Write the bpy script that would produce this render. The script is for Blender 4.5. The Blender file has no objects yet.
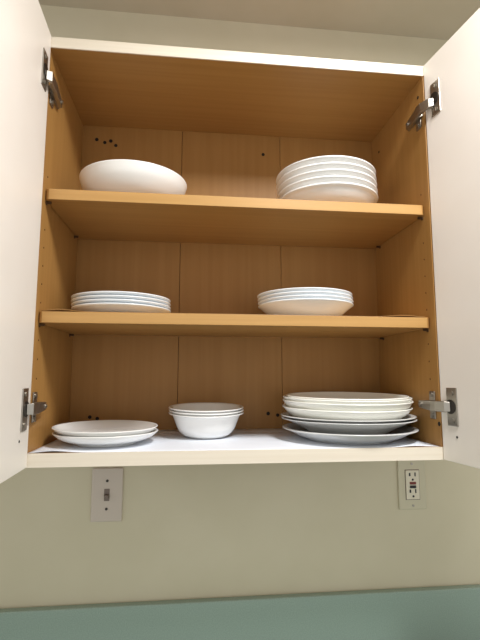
import bpy, bmesh, math, random
from mathutils import Vector, Matrix
random.seed(4)
scene = bpy.context.scene
COL = scene.collection

# ------------------------------------------------------------------ camera
F_PX, YAW, PITCH, ROLL = 452.07, 0.10865, 0.12294, -0.00178
cam_d = bpy.data.cameras.new('camera')
cam_d.sensor_fit = 'VERTICAL'; cam_d.sensor_height = 32.0
cam_d.lens = 32.0 * F_PX / 640.0
cam_d.clip_start = 0.02
cam = bpy.data.objects.new('camera', cam_d); COL.objects.link(cam)
fw = Vector((math.sin(YAW) * math.cos(PITCH), math.cos(YAW) * math.cos(PITCH), math.sin(PITCH)))
rt = fw.cross(Vector((0, 0, 1))).normalized(); up = rt.cross(fw)
cr, sr = math.cos(ROLL), math.sin(ROLL)
r2 = rt * cr - up * sr; u2 = rt * sr + up * cr
M = Matrix((r2, u2, -fw)).transposed().to_4x4()
M.translation = (0.26677, -0.80019, 0.15034)
cam.matrix_world = M
scene.camera = cam

# ------------------------------------------------------------------ world, lamp, exposure
W = 0.724           # inner width of the wall cabinet
H = 0.7725          # its height
D = 0.266           # inner depth
T0, T1 = 0.0225, 0.021   # bottom / top board
YW = 0.279          # wall plane
ZC = 1.075          # ceiling
ZF = -1.35          # floor
ZB = -0.341         # top of the backsplash

world = bpy.data.worlds.new('world'); scene.world = world; world.use_nodes = True
bg = world.node_tree.nodes['Background']
bg.inputs['Color'].default_value = (1.0, 1.0, 0.985, 1)
bg.inputs['Strength'].default_value = 0.84

LAMP = (0.67, -0.58, 1.04)
ld = bpy.data.lights.new('ceiling_lamp_light', 'AREA')
ld.shape = 'RECTANGLE'; ld.size = 0.20; ld.size_y = 0.30
ld.energy = 15.5; ld.color = (1.0, 0.995, 0.985)
lo = bpy.data.objects.new('ceiling_lamp_light', ld); COL.objects.link(lo)
lo.location = LAMP

vs = scene.view_settings
vs.view_transform = 'Standard'; vs.look = 'None'; vs.gamma = 1.0; vs.use_curve_mapping = False
vs.exposure = 0.19
try:
    scene.cycles.max_bounces = 10; scene.cycles.diffuse_bounces = 6
    scene.cycles.use_denoising = True
except Exception:
    pass

# ------------------------------------------------------------------ materials
def lin(c):
    return tuple(((v / 255) / 12.92 if v / 255 <= .04045 else ((v / 255 + .055) / 1.055) ** 2.4) for v in c) + (1,)

def mat(name, rgb, rough=.5, metal=0., spec=.5, coat=0.):
    m = bpy.data.materials.new(name); m.use_nodes = True
    b = m.node_tree.nodes['Principled BSDF']
    b.inputs['Base Color'].default_value = lin(rgb)
    b.inputs['Roughness'].default_value = rough
    b.inputs['Metallic'].default_value = metal
    b.inputs['Specular IOR Level'].default_value = spec
    b.inputs['Coat Weight'].default_value = coat
    return m

def noisy(name, rgb, rgb2, scale, rough=.5, detail=3, bump=0., spec=.5, lo_=.35, hi_=.65):
    m = mat(name, rgb, rough, spec=spec)
    nt = m.node_tree; b = nt.nodes['Principled BSDF']
    tc = nt.nodes.new('ShaderNodeTexCoord'); mp = nt.nodes.new('ShaderNodeMapping')
    mp.inputs['Scale'].default_value = scale
    nz = nt.nodes.new('ShaderNodeTexNoise'); nz.inputs['Scale'].default_value = 1.0; nz.inputs['Detail'].default_value = detail
    rp = nt.nodes.new('ShaderNodeValToRGB')
    rp.color_ramp.elements[0].position = lo_; rp.color_ramp.elements[0].color = lin(rgb)
    rp.color_ramp.elements[1].position = hi_; rp.color_ramp.elements[1].color = lin(rgb2)
    nt.links.new(tc.outputs['Object'], mp.inputs['Vector']); nt.links.new(mp.outputs['Vector'], nz.inputs['Vector'])
    nt.links.new(nz.outputs['Fac'], rp.inputs['Fac']); nt.links.new(rp.outputs['Color'], b.inputs['Base Color'])
    if bump:
        bp = nt.nodes.new('ShaderNodeBump'); bp.inputs['Strength'].default_value = bump; bp.inputs['Distance'].default_value = .001
        nt.links.new(nz.outputs['Fac'], bp.inputs['Height']); nt.links.new(bp.outputs['Normal'], b.inputs['Normal'])
    return m

WA, WB = (163, 120, 65), (170, 127, 71)
wood_h = noisy('maple_laminate_horizontal', WA, WB, (2.5, 110, 110), .42, spec=.35)
wood_v = noisy('maple_laminate_vertical', WA, WB, (90, 90, 2.5), .45, spec=.35)
wood_back = noisy('maple_back_board', (158, 115, 62), (164, 121, 67), (70, 70, 2.0), .5, spec=.3)
edge_wood = noisy('maple_edge_band', (183, 141, 84), (190, 148, 90), (3, 140, 140), .4, spec=.4)
seam = mat('seam_shadow_gap', (70, 46, 22), .8)
cream = noisy('cream_edge_band', (228, 217, 198), (233, 223, 206), (3, 160, 160), .4)
white_lam = noisy('white_laminate', (236, 228, 219), (239, 232, 224), (6, 6, 6), .38)
wall_m = noisy('beige_wall_paint', (211, 202, 176), (215, 206, 181), (7, 7, 7), .75, spec=.25, bump=.05)
ceil_m = noisy('ceiling_paint', (208, 199, 180), (212, 203, 185), (9, 9, 9), .85, spec=.2)
room_m = noisy('off_white_wall_paint', (232, 232, 230), (235, 235, 233), (7, 7, 7), .8, spec=.25)
floor_m = noisy('grey_vinyl_floor', (132, 127, 119), (144, 138, 130), (14, 14, 14), .6)
green_m = noisy('green_laminate', (148, 168, 158), (164, 183, 172), (420, 420, 420), .42, detail=5, spec=.4)
china = mat('white_glazed_china', (240, 240, 238), .16, spec=.5)
china_warm = mat('ivory_glazed_china', (247, 247, 240), .16, spec=.5)
china_cool = mat('bluish_white_glazed_china', (232, 237, 241), .16, spec=.5)
china_shaded = mat('shade_greyed_white_china', (214, 215, 214), .16, spec=.5)  # white china greyed: shade on the bottom three plates put into the colour
paper = noisy('white_liner_paper', (230, 235, 244), (233, 238, 247), (20, 20, 20), .6)
tan_film = noisy('tan_liner_film', (190, 150, 98), (198, 158, 104), (3, 60, 60), .35)
metal = mat('nickel_plated_steel', (168, 162, 152), .32, .95)
metal_d = mat('dark_steel', (70, 66, 62), .4, .8)
hole_m = mat('dark_hole', (26, 18, 12), .8)
brown_hole = mat('brown_pin_hole', (92, 56, 26), .7)
plate_gray = mat('grey_pink_plastic', (206, 193, 180), .45)
plate_beige = mat('almond_plastic', (206, 198, 172), .45)
almond = mat('light_almond_device', (228, 219, 198), .4)
toggle_m = mat('brown_toggle_plastic', (122, 108, 98), .5)
pin_m = mat('bronze_shelf_pin', (84, 62, 40), .5, .3)
red_m = mat('red_button_plastic', (120, 40, 32), .5)
black_m = mat('black_plastic', (28, 24, 28), .5)
lamp_body = mat('white_lamp_body', (240, 238, 232), .5)
em = bpy.data.materials.new('lamp_diffuser_glow'); em.use_nodes = True
eb = em.node_tree.nodes['Principled BSDF']
eb.inputs['Base Color'].default_value = (1, 1, 1, 1)
eb.inputs['Emission Color'].default_value = (1, .93, .84, 1); eb.inputs['Emission Strength'].default_value = 3.0

# ------------------------------------------------------------------ helpers
def add_box(bm, x0, x1, y0, y1, z0, z1, mtx=None):
    r = bmesh.ops.create_cube(bm, size=1)
    for v in r['verts']:
        v.co = Vector((x0 + (v.co.x + .5) * (x1 - x0), y0 + (v.co.y + .5) * (y1 - y0), z0 + (v.co.z + .5) * (z1 - z0)))
        if mtx: v.co = mtx @ v.co
    return r['verts']

def add_cyl(bm, c, axis, r, h, n=20, mtx=None, r2=None):
    res = bmesh.ops.create_cone(bm, cap_ends=True, segments=n, radius1=r, radius2=r if r2 is None else r2, depth=h)
    q = Vector((0, 0, 1)).rotation_difference(Vector(axis).normalized()).to_matrix()
    for v in res['verts']:
        v.co = q @ v.co + Vector(c)
        if mtx: v.co = mtx @ v.co

def obj(name, bm, m, parent=None, bevel=0., smooth=False, loc=None):
    bmesh.ops.recalc_face_normals(bm, faces=bm.faces[:])
    me = bpy.data.meshes.new(name); bm.to_mesh(me); bm.free()
    if m: me.materials.append(m)
    o = bpy.data.objects.new(name, me); COL.objects.link(o)
    if smooth:
        for p in me.polygons: p.use_smooth = True
    if loc: o.location = loc
    if parent: o.parent = parent
    if bevel:
        b = o.modifiers.new('bevel', 'BEVEL'); b.width = bevel; b.segments = 2; b.limit_method = 'ANGLE'
    return o

def box(name, m, dims, parent=None, bevel=0., mtx=None):
    bm = bmesh.new(); add_box(bm, *dims, mtx=mtx)
    return obj(name, bm, m, parent, bevel)

def thing(name, label, cat, loc=(0, 0, 0), group=None):
    o = bpy.data.objects.new(name, None); COL.objects.link(o); o.location = loc
    o.empty_display_size = .05
    o['label'] = label; o['category'] = cat
    if group: o['group'] = group
    return o

def tag(o, label, cat, group=None):
    o['label'] = label; o['category'] = cat
    if group: o['group'] = group
    return o

def struct(o):
    o['kind'] = 'structure'; return o

# ------------------------------------------------------------------ setting
struct(box('wall_back', wall_m, (-2.6, 3.3, YW, YW + .1, ZF, ZC)))
YF = -3.2
struct(box('ceiling', ceil_m, (-2.6, 3.3, YF, YW + .1, ZC, ZC + .1)))
struct(box('floor', floor_m, (-2.6, 3.3, YF, YW + .1, ZF - .1, ZF)))

# ------------------------------------------------------------------ wall cabinet
cab = thing('wall_cabinet', 'open white wall cabinet with maple interior, two shelves and both doors swung open', 'cabinet', (W / 2, YW, 0))
def P(o):                     # keep world placement under the cabinet's empty
    o.parent = cab; o.matrix_parent_inverse = Matrix.Translation((-cab.location.x, -cab.location.y, -cab.location.z)); return o

TS = .019
for x0, x1 in ((-TS, 0), (W, W + TS)):
    P(box('side_panel', wood_v, (x0, x1, 0, D + .009, 0, H), bevel=.0006))
P(box('top_panel', wood_h, (0, W, .0012, D, H - T1, H)))
P(box('bottom_panel', wood_h, (0, W, .0012, D, 0, T0)))
tb = P(box('edge_band', cream, (-TS, W + TS, -.0012, .0012, H - T1, H))); tb['label'] = 'cream edge strip along the cabinet top'
bb = P(box('edge_band', cream, (-TS, W + TS, -.0012, .0012, 0, T0))); bb['label'] = 'cream edge strip along the cabinet floor'
bm = bmesh.new()
SX = (0, .2385, .4832, W)
for i in range(3):
    add_box(bm, SX[i] + (.0005 if i else 0), SX[i + 1] - (.0005 if i < 2 else 0), D - .004, D + .006, T0, H - T1)
back = P(obj('back_panel', bm, wood_back, bevel=.0005))
P(box('back_rail', seam, (0, W, D + .006, D + .009, 0, H)))

# holes and plugs in the back and the sides
def hole(c, axis, r, m=hole_m, name='screw_hole', h=.0012):
    bm = bmesh.new(); add_cyl(bm, c, axis, r, h, 16)
    return P(obj(name, bm, m))
for x, z, r in ((.0339, .7163, .0042), (.053, .7098, .0040), (.067, .7145, .0042), (.0792, .7037, .0040), (.4403, .7013, .0040),
                (.0446, .0581, .0040), (.0611, .0547, .0040), (.4492, .063, .0042), (.4718, .0593, .0040)):
    hole((x, D - .0042, z), (0, 1, 0), r)
hole((W - .0002, .218, .702), (1, 0, 0), .003)
hole((W - .0002, .004, .0633), (1, 0, 0), .0040)
hole((W - .0002, .022, .719), (1, 0, 0), .0032)
for sx in (.0002, W - .0002):
    for k in range(12):
        z = .145 + k * .0335
        if abs(z - .4465) < .012 or abs(z - .2465) < .003: continue
        hole((sx, .0285, z), (1, 0, 0), .0016, brown_hole, 'pin_hole', .0008)

# shelves
SF = .0172
ZS = ((.4666, .48695), (.2420, .26236))
for za, zb in ZS:
    bm = bmesh.new()
    x0, x1, y0, y1, rc = .0012, W - .0012, SF, D - .0045, .006
    pts = [(x0, y1), (x0, y0 + rc)]
    pts += [(x0 + rc - rc * math.cos(a), y0 + rc - rc * math.sin(a)) for a in [math.pi / 8 * k for k in range(1, 4)]]
    pts += [(x0 + rc, y0), (x1 - rc, y0)]
    pts += [(x1 - rc + rc * math.sin(a), y0 + rc - rc * math.cos(a)) for a in [math.pi / 8 * k for k in range(1, 4)]]
    pts += [(x1, y0 + rc), (x1, y1)]
    vb = [bm.verts.new((x, y, za)) for x, y in pts]; vt = [bm.verts.new((x, y, zb)) for x, y in pts]
    bm.faces.new(vb[::-1]); bm.faces.new(vt)
    for i in range(len(pts)):
        j = (i + 1) % len(pts); bm.faces.new((vb[i], vb[j], vt[j], vt[i]))
    sh = P(obj('shelf', bm, wood_h, bevel=.0008))
    eb_ = box('edge_band', edge_wood, (x0 + rc, x1 - rc, SF - .0008, SF + .0002, za + .0006, zb - .0006))
    eb_.parent = sh
    for sx, d in ((0, 1), (W, -1)):
        for y in (.0285, .232):
            bm = bmesh.new()
            add_cyl(bm, (sx + d * .0045, y, za - .0026), (1, 0, 0), .0024, .009, 14)
            add_cyl(bm, (sx + d * .0008, y, za - .0036), (1, 0, 0), .0034, .0016, 14)
            P(obj('shelf_pin', bm, pin_m))

# doors (each turns about its hinge edge)
DL = .362
def door_mtx(side):
    a = math.radians(88 if side < 0 else 98) - math.pi / 2
    if side < 0:
        ex = Vector((-math.sin(a), -math.cos(a), 0)); nx = Vector((math.cos(a), -math.sin(a), 0)); o = Vector((.0030, -.003, 0))
    else:
        ex = Vector((math.sin(a), -math.cos(a), 0)); nx = Vector((-math.cos(a), -math.sin(a), 0)); o = Vector((W + .0005, -.003, 0))
    m = Matrix((ex, nx, Vector((0, 0, 1)))).transposed().to_4x4(); m.translation = o
    return m          # local x = along the door from the hinge edge, y = out of its inner face, z up
for side in (-1, 1):
    m = door_mtx(side)
    d = P(box('door', white_lam, (0, DL, -.019, 0, .0005, H - .001), mtx=m, bevel=.0012))
    for v, z in ((.0385, .045),) if side > 0 else ((.046, .0485),):
        bm = bmesh.new(); add_cyl(bm, (v, .0001, z), (0, 1, 0), .0022, .0010, 12, m); h_ = obj('screw_hole', bm, hole_m); h_.parent = d
    for z in (.682, .0965):
        # arm: the hinge part itself, running from the cup on the door to the plate on the side
        zo = -.007 if z > .4 else 0
        def S(u, y, zz):      # u = distance into the cabinet from the side wall
            return Vector((u if side < 0 else W - u, y, zz))
        bm = bmesh.new()
        cup = m @ Vector((.030, .004, z))
        uc = cup.x if side < 0 else W - cup.x
        path = [(uc + .000, cup.y + .000, .0085), (uc + .009, cup.y + .005, .0095), (.0155, -.010, .0095), (.0160, .004, .0095), (.0145, .014, .0090), (.0125, .036, .0080), (.0105, .058, .0070)]
        rings = []
        for i, (u, y, hw) in enumerate(path):
            th = .0045
            if i == 0: n_ = Vector((0, 1, 0))
            elif i == 1: n_ = Vector((-.5, .85, 0))
            else: n_ = Vector((-1, 0, 0))
            a_ = (u, y); b_ = (u + n_.x * th * 1.6, y + n_.y * th * 1.6)
            rings.append([bm.verts.new(S(a_[0], a_[1], z + zo - hw)), bm.verts.new(S(a_[0], a_[1], z + zo + hw)), bm.verts.new(S(b_[0], b_[1], z + zo + hw)), bm.verts.new(S(b_[0], b_[1], z + zo - hw))])
        for i in range(len(rings) - 1):
            for k in range(4):
                bm.faces.new((rings[i][k], rings[i][(k + 1) % 4], rings[i + 1][(k + 1) % 4], rings[i + 1][k]))
        bm.faces.new(rings[0]); bm.faces.new(rings[-1])
        hg = P(obj('hinge', bm, metal, bevel=.001))
        # plate screwed to the door with its round cup
        bm = bmesh.new(); add_box(bm, .0185, .0445, 0, .0022, z - .0335, z + .0335, m)
        cp = obj('cup_plate', bm, metal, hg, .0012)
        bm = bmesh.new(); add_cyl(bm, (.0285, .0026, z), (0, 1, 0), .0125, .0016, 28, m); obj('hinge_cup', bm, metal_d, hg)
        for s_ in (-1, 1):
            bm = bmesh.new(); add_cyl(bm, (.033, .0028, z + s_ * .024), (0, 1, 0), .0042, .0016, 16, m); add_box(bm, .0325, .0335, .0036, .0040, z + s_ * .024 - .003, z + s_ * .024 + .003, m)
            obj('screw', bm, metal, hg)
        # wing plate screwed to the side of the cabinet
        za = z + zo
        bm = bmesh.new()
        ys = (.012, .032)
        add_box(bm, *sorted((S(0, 0, 0).x, S(.0035, 0, 0).x)), .006, .064, za - .0065, za + .0065)
        add_box(bm, *sorted((S(0, 0, 0).x, S(.0075, 0, 0).x)), .012, .052, za - .0048, za + .0048)
        for s_ in (-1, 1):
            zz = sorted((za + s_ * .006, za + s_ * .0255))
            add_box(bm, *sorted((S(0, 0, 0).x, S(.0030, 0, 0).x)), .0125, .0305, zz[0], zz[1])
        obj('mounting_plate', bm, metal, hg, .0008)
        for s_ in (-1, 1):
            bm = bmesh.new(); add_cyl(bm, S(.0038, .0215, za + s_ * .0190), (1, 0, 0), .0045, .0022, 16); add_box(bm, *sorted((S(.0048, 0, 0).x, S(.0052, 0, 0).x)), .0182, .0248, za + s_ * .019 - .0005, za + s_ * .019 + .0005)
            obj('screw', bm, metal, hg)
        bm = bmesh.new(); add_cyl(bm, S(.0125, .049, za), (1, 0, 0), .0036, .003, 16); obj('screw', bm, metal, hg)

# ------------------------------------------------------------------ liners
def liner(name, m, x0, x1, y0, y1, z, lift, label, yfront=None):
    nx, ny = 96, 24
    bm = bmesh.new(); g = []
    for i in range(nx + 1):
        x = x0 + (x1 - x0) * i / nx
        yf = y0 + (yfront(x) if yfront else 0)
        g.append([bm.verts.new((x, yf + (y1 - yf) * j / ny, z + lift(x, yf + (y1 - yf) * j / ny))) for j in range(ny + 1)])
    for i in range(nx):
        for j in range(ny): bm.faces.new((g[i][j], g[i + 1][j], g[i + 1][j + 1], g[i][j + 1]))
    o = obj(name, bm, m, None, 0, True)
    s = o.modifiers.new('sheet', 'SOLIDIFY'); s.thickness = .0004; s.offset = 1
    return tag(o, label, 'shelf liner')
def gauss(x, c, w): return math.exp(-((x - c) / w) ** 2)
liner('shelf_liner', paper, .002, W - .002, .002, D - .006, T0 + .0003,
      lambda x, y: (.0032 * gauss(x, .042, .030) + .0022 * gauss(x, .672, .03)) * math.exp(-(y - .002) / .022) + .006 * max(0, (y - (D - .016)) / .010) ** 2,
      'white paper liner covering the floor of the cabinet', lambda x: .004 * gauss(x, .70, .035))
liner('shelf_liner', tan_film, .004, W - .008, SF + .002, D - .008, ZS[1][1] + .0003,
      lambda x, y: (.0040 * gauss(x, .038, .026) + .0034 * gauss(x, .672, .035)) * math.exp(-(y - SF) / .03),
      'tan liner sheet with curling corners on the middle shelf under the small plates')

# ------------------------------------------------------------------ dishes
def catmull(pts, n=6):
    out = []
    for i in range(len(pts) - 1):
        p0 = pts[max(i - 1, 0)]; p1 = pts[i]; p2 = pts[i + 1]; p3 = pts[min(i + 2, len(pts) - 1)]
        for k in range(n):
            t = k / n
            out.append(tuple(.5 * (2 * p1[a] + (p2[a] - p0[a]) * t + (2 * p0[a] - 5 * p1[a] + 4 * p2[a] - p3[a]) * t * t + (3 * p1[a] - p0[a] - 3 * p2[a] + p3[a]) * t ** 3) for a in (0, 1)))
    out.append(pts[-1]); return out

def dish_mesh(name, curve, foot, tv, m, lip=.0):
    """curve: underside radius/height points from foot to rim; foot=(radius, height of the ring)."""
    rf, hf = foot
    und = catmull([(r, z) for r, z in curve])
    R, h = und[-1]
    rim = [(R + .0006, h - tv * .55), (R + .0009, h - tv * .3), (R + .0004, h - tv * .06), (R - .0008, h)]
    low = [(r, z) for r, z in und if z < h - tv * .9]
    base = low[0][1]
    prof = [(0.0001, base), (rf - .006, base), (rf - .0045, base - hf + .0003), (rf - .0035, base - hf), (rf - .0012, base - hf), (rf, base - hf + .0006), (rf + .0008, base + .0002)]
    prof += [q for q in low if q[0] > rf + .0015]
    prof += rim
    ins = [(max(r, .0), z + tv) for r, z in low if r > rf * .9]
    ins = [q for q in ins if q[1] < h - .0006 and q[0] < R - .0014]
    prof += ins[::-1]
    prof += [(rf * .6, base + tv), (.0001, base + tv)]
    bm = bmesh.new(); n = 96; rings = []
    for r, z in prof:
        rings.append([bm.verts.new((r * math.cos(2 * math.pi * k / n), r * math.sin(2 * math.pi * k / n), z)) for k in range(n)])
    for a, b in zip(rings, rings[1:]):
        for k in range(n): bm.faces.new((a[k], a[(k + 1) % n], b[(k + 1) % n], b[k]))
    bm.faces.new(rings[0]); bm.faces.new(rings[-1])
    bmesh.ops.remove_doubles(bm, verts=bm.verts[:], dist=1e-7)
    bmesh.ops.recalc_face_normals(bm, faces=bm.faces[:])
    zmin = min(v.co.z for v in bm.verts)
    for v in bm.verts: v.co.z -= zmin
    me = bpy.data.meshes.new(name); bm.to_mesh(me); bm.free(); me.materials.append(m)
    for p in me.polygons: p.use_smooth = True
    return me, h - zmin

def put(name, me, loc, label, cat, group=None, tilt=(0, 0)):
    o = bpy.data.objects.new(name, me); COL.objects.link(o)
    o.location = loc; o.rotation_euler = (tilt[0], tilt[1], 0)
    return tag(o, label, cat, group)

def sc(curve, R, h):
    k = R / curve[-1][0]; q = h / curve[-1][1]
    return [(r * k, z * q) for r, z in curve]

Z1, Z2, Z0 = ZS[0][1], ZS[1][1] + .0009, T0 + .0009
ORD4 = ('topmost', 'second from the top', 'third from the top', 'lowest')

# large serving bowl on the upper shelf
me, h = dish_mesh('serving_bowl', [(.052, .003), (.066, .008), (.086, .021), (.100, .037), (.1065, .051), (.1085, .0615)], (.052, .003), .005, china)
put('serving_bowl', me, (.1447, .122, Z1), 'large white serving bowl alone at the left of the top shelf', 'bowl')

# deep plates on the upper shelf
me, h = dish_mesh('deep_plate', [(.056, .0073), (.072, .0105), (.087, .0180), (.0960, .0270), (.1005, .0340), (.1052, .0370), (.1069, .0405)], (.056, .0073), .0062, china)
for k, (x, zt) in enumerate(((.5590, .0411), (.5581, .0550), (.5573, .0688), (.5563, .0826), (.5557, .0962))):
    n_ = ('lowest', 'fourth from the top', 'middle one', 'second from the top', 'topmost')[k]
    put('deep_plate', me, (x, .125, Z1 + .0137 * k), 'deep white plate, %s of five on the top shelf' % n_, 'plate', 'deep plates on the top shelf')

# small coupe plates, middle shelf left
me, h = dish_mesh('coupe_plate', [(.056, .0024), (.068, .0036), (.078, .0085), (.087, .0125), (.0940, .0152), (.0960, .0178)], (.056, .0024), .0046, china_cool)
for k, x in enumerate((.1290, .1284, .1281, .1279)):
    put('coupe_plate', me, (x, .120, Z2 + .0071 * k), 'small white coupe plate, %s of four, left on the middle shelf' % ORD4[3 - k], 'plate', 'coupe plates on the middle shelf')

# soup plates, middle shelf right
me, h = dish_mesh('soup_plate', [(.062, .002), (.0735, .0112), (.085, .0205), (.0955, .0292), (.0985, 0.0335)], (.062, .002), .0046, china_cool)
for k, x in enumerate((.5058, .5054, .5045, .5035)):
    put('soup_plate', me, (x, .122, Z2 + .0070 * k), 'white soup plate, %s of four, right on the middle shelf' % ORD4[3 - k], 'plate', 'soup plates on the middle shelf')

# shallow bowls, cabinet floor left
me, h = dish_mesh('shallow_bowl', [(.058, .0050), (.070, .0062), (.083, .0108), (.0920, .0172), (.0960, .0230)], (.058, .0050), .0036, china)
put('shallow_bowl', me, (.1100, .104, Z0), 'shallow white bowl, lower of the pair at the left of the cabinet floor', 'bowl', 'shallow bowls on the cabinet floor')
put('shallow_bowl', me, (.1088, .104, Z0 + .0096), 'shallow white bowl, upper of the pair at the left of the cabinet floor', 'bowl', 'shallow bowls on the cabinet floor', (.016, .006))

# cereal bowls, cabinet floor middle
me, h = dish_mesh('cereal_bowl', [(.043, .0015), (.0510, .0050), (.0600, .0160), (.0668, .0330), (.0712, .0440), (.0745, .0472), (.0782, .0495)], (.043, .0015), .0040, china)
for k, x in enumerate((.3020, .3022, .3018)):
    put('cereal_bowl', me, (x, .178 - .0056 * k * math.sin(.05), Z0 + .0022 + .0056 * k * math.cos(.05)), 'white cereal bowl, %s of three nested in the middle of the cabinet floor' % ('lowest', 'middle one', 'topmost')[k], 'bowl', 'cereal bowls on the cabinet floor', (.05, 0))

# dinner plates, cabinet floor right: a flat one, two deeper ones, then four ivory ones
GR = 'dinner plates on the cabinet floor'
flat = [(.088, .002), (.098, .0050), (.111, .0108), (.124, .0178), (.1343, .0235)]
deep = [(.074, .002), (.083, .0085), (.098, .0175), (.113, .0245), (.125, .0300), (.1345, .0345)]
ivory = [(.092, .002), (.102, .0065), (.114, .0155), (.1245, .0255), (.1293, .0335)]
wide = [(.104, .002), (.111, .0060), (.118, .0140), (.1260, .0240), (.1303, .0335)]
top_ = [(.096, .002), (.104, .0060), (.111, .0140), (.1185, .0220), (.1225, .0300)]
YG = .121
for n_, (prof, foot, tv, m_, x, dz, lab) in enumerate((
        (flat, .088, .0040, china_shaded, 0.5923, .0, 'white dinner plate at the very bottom of the tall stack'),
        (deep, .074, .0030, china_shaded, 0.5900, .0082, 'white dinner plate second from the bottom of the tall stack'),
        (deep, .074, .0030, china_shaded, 0.5888, .0139, 'white dinner plate third from the bottom, under the ivory plates'),
        (ivory, .092, .0040, china_warm, 0.5872, .0295, 'ivory dinner plate in the exact middle of the tall stack'),
        (wide, .104, .0040, china_warm, 0.5884, .0422, 'ivory dinner plate third from the top of the tall stack'),
        (sc(wide, .1288, .0335), .1030, .0040, china_warm, 0.5880, .0485, 'ivory dinner plate second from the top of the tall stack'),
        (top_, .096, .0040, china_warm, 0.5886, .0547, 'slightly smaller ivory dinner plate on top of the tall stack'))):
    dz += .0034 if n_ > 2 else 0
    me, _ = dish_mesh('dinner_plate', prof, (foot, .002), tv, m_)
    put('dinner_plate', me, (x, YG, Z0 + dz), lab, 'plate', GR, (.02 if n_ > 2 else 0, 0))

# ------------------------------------------------------------------ switch and outlet on the wall
def cover(t, m, cx, cz, w, h, hole=None):
    bm = bmesh.new(); add_box(bm, cx - w / 2, cx + w / 2, YW - .005, YW, cz - h / 2, cz + h / 2)
    o = obj('cover_plate', bm, m, None, .003); o.parent = t; o.matrix_parent_inverse = Matrix.Translation(-Vector(t.location)); return o
def sub(t, name, bm, m, bevel=0):
    o = obj(name, bm, m, None, bevel); o.parent = t; o.matrix_parent_inverse = Matrix.Translation(-Vector(t.location)); return o
CX, CZ = .0860, -.1135
sw = thing('light_switch', 'grey plastic toggle switch plate on the wall below the left end of the cabinet', 'light switch', (CX, YW, CZ))
cover(sw, plate_gray, CX, CZ, .0685, .116)
bm = bmesh.new(); add_box(bm, CX - .0058, CX + .0058, YW - .0062, YW - .0046, CZ - .0130, CZ + .0130); sub(sw, 'toggle_slot', bm, toggle_m)
bm = bmesh.new(); add_box(bm, CX - .0042, CX + .0042, YW - .0145, YW - .0055, CZ - .0075, CZ + .0015); sub(sw, 'toggle', bm, toggle_m, .001)
for s in (-1, 1):
    bm = bmesh.new(); add_cyl(bm, (CX, YW - .0055, CZ + s * .0302), (0, 1, 0), .0030, .0018, 14); sub(sw, 'screw', bm, metal_d)
OX, OZ = .8010, -.1080
ot = thing('wall_outlet', 'almond wall outlet with red and black test buttons below the right end of the cabinet', 'outlet', (OX, YW, OZ))
cover(ot, plate_beige, OX, OZ, .0700, .116)
bm = bmesh.new(); add_box(bm, OX - .0165, OX + .0165, YW - .0075, YW - .004, OZ - .0335, OZ + .0335); fc = sub(ot, 'receptacle', bm, almond, .001)
bm = bmesh.new(); add_box(bm, OX - .0180, OX + .0180, YW - .0053, YW - .004, OZ - .0350, OZ + .0350); sub(ot, 'receptacle_gap', bm, toggle_m)
for s, b_ in ((1, .0205), (-1, -.0180)):
    for dx, w_, h_ in ((-.0070, .0040, .0075), (.0065, .0030, .0090)):
        bm = bmesh.new(); add_box(bm, OX + dx - w_ / 2, OX + dx + w_ / 2, YW - .0079, YW - .006, OZ + b_ + .0035 - h_ / 2, OZ + b_ + .0035 + h_ / 2); sub(ot, 'slot', bm, black_m)
    bm = bmesh.new(); add_cyl(bm, (OX + .0002, YW - .0072, OZ + b_ - .0085), (0, 1, 0), .0026, .0014, 14); sub(ot, 'ground_hole', bm, black_m)
bm = bmesh.new(); add_box(bm, OX - .0078, OX + .0078, YW - .0090, YW - .006, OZ + .0008, OZ + .0068); sub(ot, 'button', bm, red_m, .0006)['label'] = 'red test button'
bm = bmesh.new(); add_box(bm, OX - .0078, OX + .0078, YW - .0090, YW - .006, OZ - .0078, OZ - .0014); sub(ot, 'button', bm, black_m, .0006)['label'] = 'black reset button'
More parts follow.
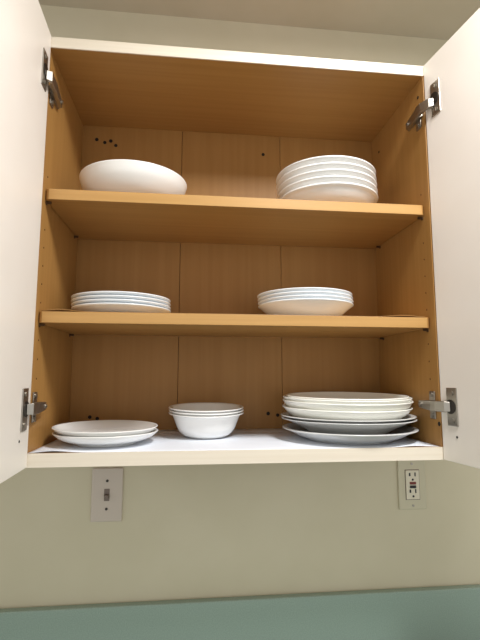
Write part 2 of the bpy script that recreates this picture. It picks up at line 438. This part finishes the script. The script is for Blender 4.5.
for s in (-1, 1):
    bm = bmesh.new(); add_cyl(bm, (OX, YW - .0055, OZ + s * .0484), (0, 1, 0), .0028, .0016, 14); sub(ot, 'screw', bm, metal)

# ------------------------------------------------------------------ counter and base cabinet below
ct = thing('countertop', 'green laminate countertop with an upright backsplash along the wall', 'countertop', (W / 2, YW, ZB - .156))
def Q(o, t): o.parent = t; o.matrix_parent_inverse = Matrix.Translation(-Vector(t.location)); return o
Q(box('worktop', green_m, (-1.85, 2.55, -.36, YW - .0005, ZB - .156, ZB - .118), bevel=.004), ct)
Q(box('backsplash', green_m, (-1.85, 2.55, YW - .0195, YW - .0005, ZB - .118, ZB), bevel=.003), ct)
bc = thing('base_cabinet', 'white base cabinet under the green countertop', 'cabinet', (W / 2, YW, ZF))
Q(box('body', white_lam, (-1.8, 2.5, -.31, YW - .001, ZF + .10, ZB - .156)), bc)
Q(box('plinth', black_m, (-1.8, 2.5, -.25, YW - .001, ZF, ZF + .10)), bc)
for k in range(9):
    x0 = -1.8 + k * 4.3 / 9
    dr = Q(box('door', white_lam, (x0 + .002, x0 + 4.3 / 9 - .002, -.329, -.31, ZF + .105, ZB - .166), bevel=.001), bc)
    hx = x0 + (.42 if k % 2 == 0 else .06)
    bm = bmesh.new(); add_cyl(bm, (hx, -.355, ZB - .24), (0, 0, 1), .005, .11, 12)
    for s in (-1, 1): add_cyl(bm, (hx, -.342, ZB - .24 + s * .04), (0, 1, 0), .004, .026, 10)
    h_ = obj('handle', bm, metal); h_.parent = dr

# ------------------------------------------------------------------ the ceiling lamp that lights the cabinet (above the frame)
def ceiling_lamp(L, hx, hy, label):
    lp = thing('ceiling_lamp', label, 'lamp', (L[0], L[1], ZC))
    Q(box('lamp_body', lamp_body, (L[0] - hx - .03, L[0] + hx + .03, L[1] - hy - .03, L[1] + hy + .03, L[2] + .012, ZC), bevel=.004), lp)
    Q(box('diffuser', em, (L[0] - hx, L[0] + hx, L[1] - hy, L[1] + hy, L[2] + .004, L[2] + .012)), lp)
ceiling_lamp(LAMP, .10, .15, 'small white ceiling lamp close in front of the wall cabinet')
